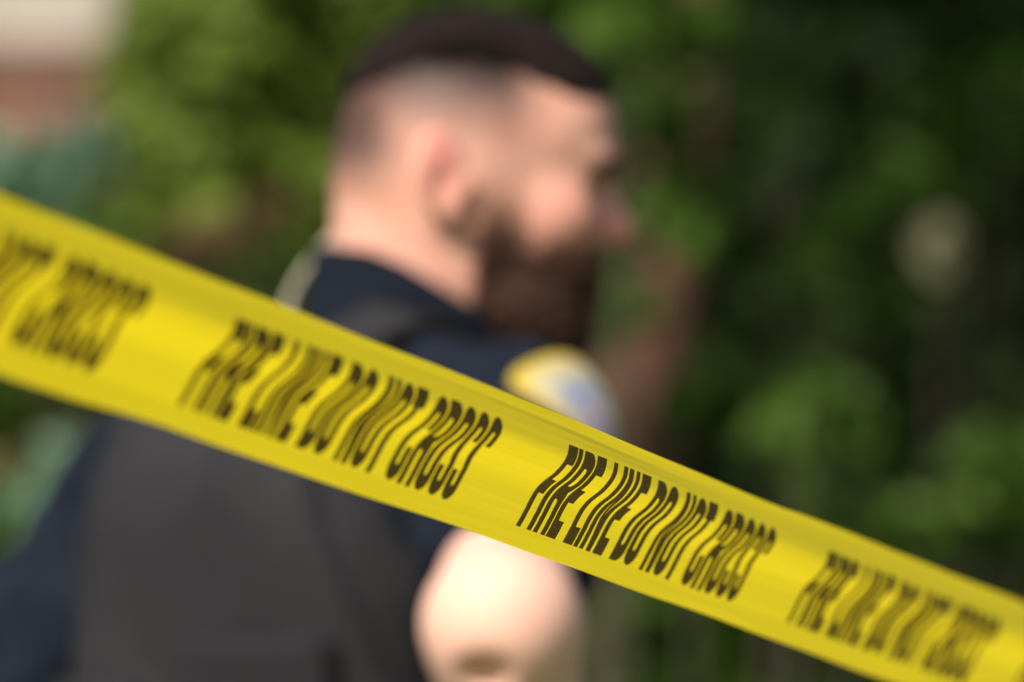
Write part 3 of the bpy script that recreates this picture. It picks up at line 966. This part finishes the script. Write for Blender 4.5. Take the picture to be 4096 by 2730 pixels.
def tape_material(name, ink):
    m, n, out = mat(name)
    tc = node(n, "ShaderNodeTexCoord")
    nz = node(n, "ShaderNodeTexNoise"); nz.inputs["Scale"].default_value = 900 if ink else 25; nz.inputs["Detail"].default_value = 3
    if ink:
        n.links.new(tc.outputs["Object"], nz.inputs["Vector"])
    else:                                      # drawn film: faint streaks along its length
        mp = node(n, "ShaderNodeMapping"); mp.inputs["Scale"].default_value = (.05, 1.6, 1)
        n.links.new(tc.outputs["UV"], mp.inputs[0]); n.links.new(mp.outputs[0], nz.inputs["Vector"])
    r = node(n, "ShaderNodeValToRGB"); e = r.color_ramp.elements
    t = node(n, "ShaderNodeBsdfTranslucent"); d = node(n, "ShaderNodeBsdfDiffuse"); gl = node(n, "ShaderNodeBsdfGlossy")
    fr = node(n, "ShaderNodeFresnel"); fr.inputs[0].default_value = 1.45
    mx = node(n, "ShaderNodeMixShader"); mg = node(n, "ShaderNodeMixShader")
    if ink:
        e[0].position = .31; e[0].color = (.22, .16, .01, 1); e[1].position = .40; e[1].color = (.090, .056, .017, 1)
        mx.inputs[0].default_value = .55; gl.inputs["Roughness"].default_value = .22
    else:
        e[0].position = .3; e[0].color = (.80, .600, .002, 1); e[1].position = .7; e[1].color = (.87, .665, .003, 1)
        mx.inputs[0].default_value = .55; gl.inputs["Roughness"].default_value = .17
    n.links.new(nz.outputs[0], r.inputs[0])
    n.links.new(r.outputs[0], t.inputs[0]); n.links.new(r.outputs[0], d.inputs[0])
    n.links.new(d.outputs[0], mx.inputs[1]); n.links.new(t.outputs[0], mx.inputs[2])
    fm = node(n, "ShaderNodeMath", operation='MULTIPLY'); fm.inputs[1].default_value = .32 if ink else .62
    n.links.new(fr.outputs[0], fm.inputs[0]); n.links.new(fm.outputs[0], mg.inputs[0]); n.links.new(mx.outputs[0], mg.inputs[1]); n.links.new(gl.outputs[0], mg.inputs[2])
    if not ink:
        bp = node(n, "ShaderNodeBump"); bp.inputs["Strength"].default_value = .18; bp.inputs["Distance"].default_value = .0006
        n.links.new(nz.outputs[0], bp.inputs["Height"]); n.links.new(bp.outputs[0], gl.inputs["Normal"])
    n.links.new(mg.outputs[0], out.inputs[0])
    return m
M['tape'] = tape_material('yellow_plastic_film', False)
M['ink'] = tape_material('brown_black_ink', True)
tme = mesh_np('barricade_tape', TV - TB, TQ)
uvl = tme.uv_layers.new(name='tape_uv')
_li = np.zeros(len(tme.loops), np.int32); tme.loops.foreach_get('vertex_index', _li)
uvl.data.foreach_set('uv', np.stack([GN.ravel()[_li], GW.ravel()[_li]], 1).astype(np.float32).ravel())
tape = link('barricade_tape', tme, M['tape'], None, tuple(TB))
tag(tape, 'yellow plastic barricade tape printed FIRE LINE DO NOT CROSS, stretched across the foreground', 'barricade tape')

# ---- lettering: condensed gothic capitals, outlines in (along, height) units
SW = .0152                                      # stem width along the tape
def arc(cx, cy, rx, ry, a0, a1, k=7):
    return [(cx + rx * math.cos(math.radians(a0 + (a1 - a0) * i / k)), cy + ry * math.sin(math.radians(a0 + (a1 - a0) * i / k))) for i in range(k + 1)]
def rr(x0, x1, y0, y1, rx, ry):
    return arc(x1 - rx, y1 - ry, rx, ry, 0, 90) + arc(x0 + rx, y1 - ry, rx, ry, 90, 180) + arc(x0 + rx, y0 + ry, rx, ry, 180, 270) + arc(x1 - rx, y0 + ry, rx, ry, 270, 360)
def glyph(c):
    s = SW
    if c == 'I': return s, [[(0, 0), (s, 0), (s, 1), (0, 1)]]
    if c == 'F':
        w = .0335; return w, [[(0, 0), (s, 0), (s, .40), (w * .92, .40), (w * .92, .59), (s, .59), (s, .80), (w, .80), (w, 1), (0, 1)]]
    if c == 'E':
        w = .034; return w, [[(0, 0), (w, 0), (w, .20), (s, .20), (s, .41), (w * .93, .41), (w * .93, .59), (s, .59), (s, .80), (w, .80), (w, 1), (0, 1)]]
    if c == 'L':
        w = .0335; return w, [[(0, 0), (w, 0), (w, .20), (s, .20), (s, 1), (0, 1)]]
    if c == 'T':
        w = .0365; a = (w - s) / 2; return w, [[(a, 0), (a + s, 0), (a + s, .80), (w, .80), (w, 1), (0, 1), (0, .80), (a, .80)]]
    if c == 'N':
        w = .040; q = s * .92; return w, [[(0, 0), (q, 0), (q, .62), (w - q * 1.15, 0), (w, 0), (w, 1), (w - q, 1), (w - q, .40), (q * 1.15, 1), (0, 1)]]
    if c == 'O':
        w = .040; return w, [rr(0, w, 0, 1, w * .5, .15), rr(s, w - s, .17, .83, (w - 2 * s) * .5, .05)]
    if c == 'D':
        w = .040
        o = [(0, 0)] + arc(w * .5, .15, w * .5, .15, 270, 360) + arc(w * .5, .85, w * .5, .15, 0, 90) + [(0, 1)]
        hw = w - 2 * s
        i = [(s, .19)] + arc(s + hw * .4, .25, hw * .6, .06, 270, 360) + arc(s + hw * .4, .75, hw * .6, .06, 0, 90) + [(s, .81)]
        return w, [o, i]
    if c == 'R':
        w = .0415; hw = w - 2 * s
        o = [(0, 0), (s, 0), (s, .40)] + arc(w - s - hw * .6, .34, hw * .6, .06, 90, 0, 4) + [(w - s, 0), (w, 0), (w, .40), (w * .97, .46), (w * .88, .50), (w * .97, .54), (w, .62)] \
            + arc(w * .6, .86, w * .4, .14, 0, 90) + [(0, 1)]
        i = [(s, .58)] + arc(s + hw * .4, .63, hw * .6, .05, 270, 360) + arc(s + hw * .4, .77, hw * .6, .05, 0, 90) + [(s, .82)]
        return w, [o, i]
    if c == 'C':
        w = .040; hw = w - 2 * s
        o = arc(w * .5, .85, w * .5, .15, 0, 180) + arc(w * .5, .15, w * .5, .15, 180, 360) + [(w, .38), (w - s, .38)] \
            + arc(w * .5, .22, hw * .5, .05, 360, 180) + arc(w * .5, .78, hw * .5, .05, 180, 0) + [(w - s, .62), (w, .62)]
        return w, [o]
    if c == 'S':
        w = .039; hw = w - 2 * s
        o = [(w, .67)] + arc(w * .5, .85, w * .5, .15, 0, 180) + [(0, .68), (s * .3, .60), (w - s, .37)] \
            + arc(w * .5, .21, hw * .5, .05, 360, 180) + [(s, .33), (0, .33)] + arc(w * .5, .15, w * .5, .15, 180, 360) \
            + [(w, .36), (w - s * .3, .44), (s, .66)] + arc(w * .5, .79, hw * .5, .05, 180, 0) + [(w - s, .67)]
        return w, [o]

def phrase(text):
    x = 0.0; out = []
    gaps = {'FI': .003, 'IR': .0062, 'RE': .0035, 'LI': .0035, 'IN': .0060, 'NE': .0080}
    for i, c in enumerate(text):
        if c == ' ':
            x += .0265; continue
        w, loops = glyph(c)
        out.append((c, [[(px_ + x, py_) for px_, py_ in lp] for lp in loops]))
        x += w
        if i + 1 < len(text) and text[i + 1] != ' ':
            x += gaps.get(text[i:i + 2], .0048)
    return x, out

LEN, LETTERS = phrase("FIRE LINE DO NOT CROSS")
TXT0 = .2145; FIT = (1 - TXT0) / LEN
def letter_mesh(loops, n0):
    bm = bmesh.new(); ed = []
    for lp in loops:
        # drop doubled points
        q = [p for i, p in enumerate(lp) if math.hypot((p[0] - lp[i - 1][0]) * 20, p[1] - lp[i - 1][1]) > 1e-4]
        vs = [bm.verts.new((p[0] * 20, p[1], 0)) for p in q]
        ed += [bm.edges.new((vs[i], vs[(i + 1) % len(vs)])) for i in range(len(vs))]
    bmesh.ops.triangle_fill(bm, use_beauty=True, edges=ed)
    bmesh.ops.recalc_face_normals(bm, faces=bm.faces[:])
    for k in range(1, 30):
        bmesh.ops.bisect_plane(bm, geom=bm.verts[:] + bm.edges[:] + bm.faces[:], plane_co=(0, k / 30, 0), plane_no=(0, 1, 0))
    bm.verts.ensure_lookup_table(); bm.verts.index_update()
    co = np.array([v.co[:] for v in bm.verts])
    n = n0 + co[:, 0] / 20 * FIT; w = WB + co[:, 1] * (WT - WB)
    p = tape_pt(n, w); pn = tape_pt(n + .002, w); pw = tape_pt(n, w + .004)
    nr = np.cross(pn - p, pw - p); nr /= np.linalg.norm(nr, axis=1)[:, None]
    sg = np.sign((nr * (np.array([0, 0, CAM_Z]) - p)).sum(1)); 
    P = p + nr * np.where(np.median(sg) > 0, 1, -1) * .00018
    me = bpy.data.meshes.new('letter')
    bm.normal_update()
    flip = np.median(sg) < 0
    fl = [[v.index for v in f.verts] for f in bm.faces]
    fl = [q[::-1] if ((f.normal.z < 0) != flip) else q for q, f in zip(fl, bm.faces)]
    me.from_pydata([tuple(v) for v in P - TB], [], fl)
    me.polygons.foreach_set("use_smooth", np.ones(len(me.polygons), dtype=bool))
    bm.free()
    return me
for seg in range(-2, 5):
    for c, loops in LETTERS:
        o = link('letter', letter_mesh(loops, seg + TXT0), M['ink'], tape)
        o['label'] = 'brown black printed capital letter ' + c
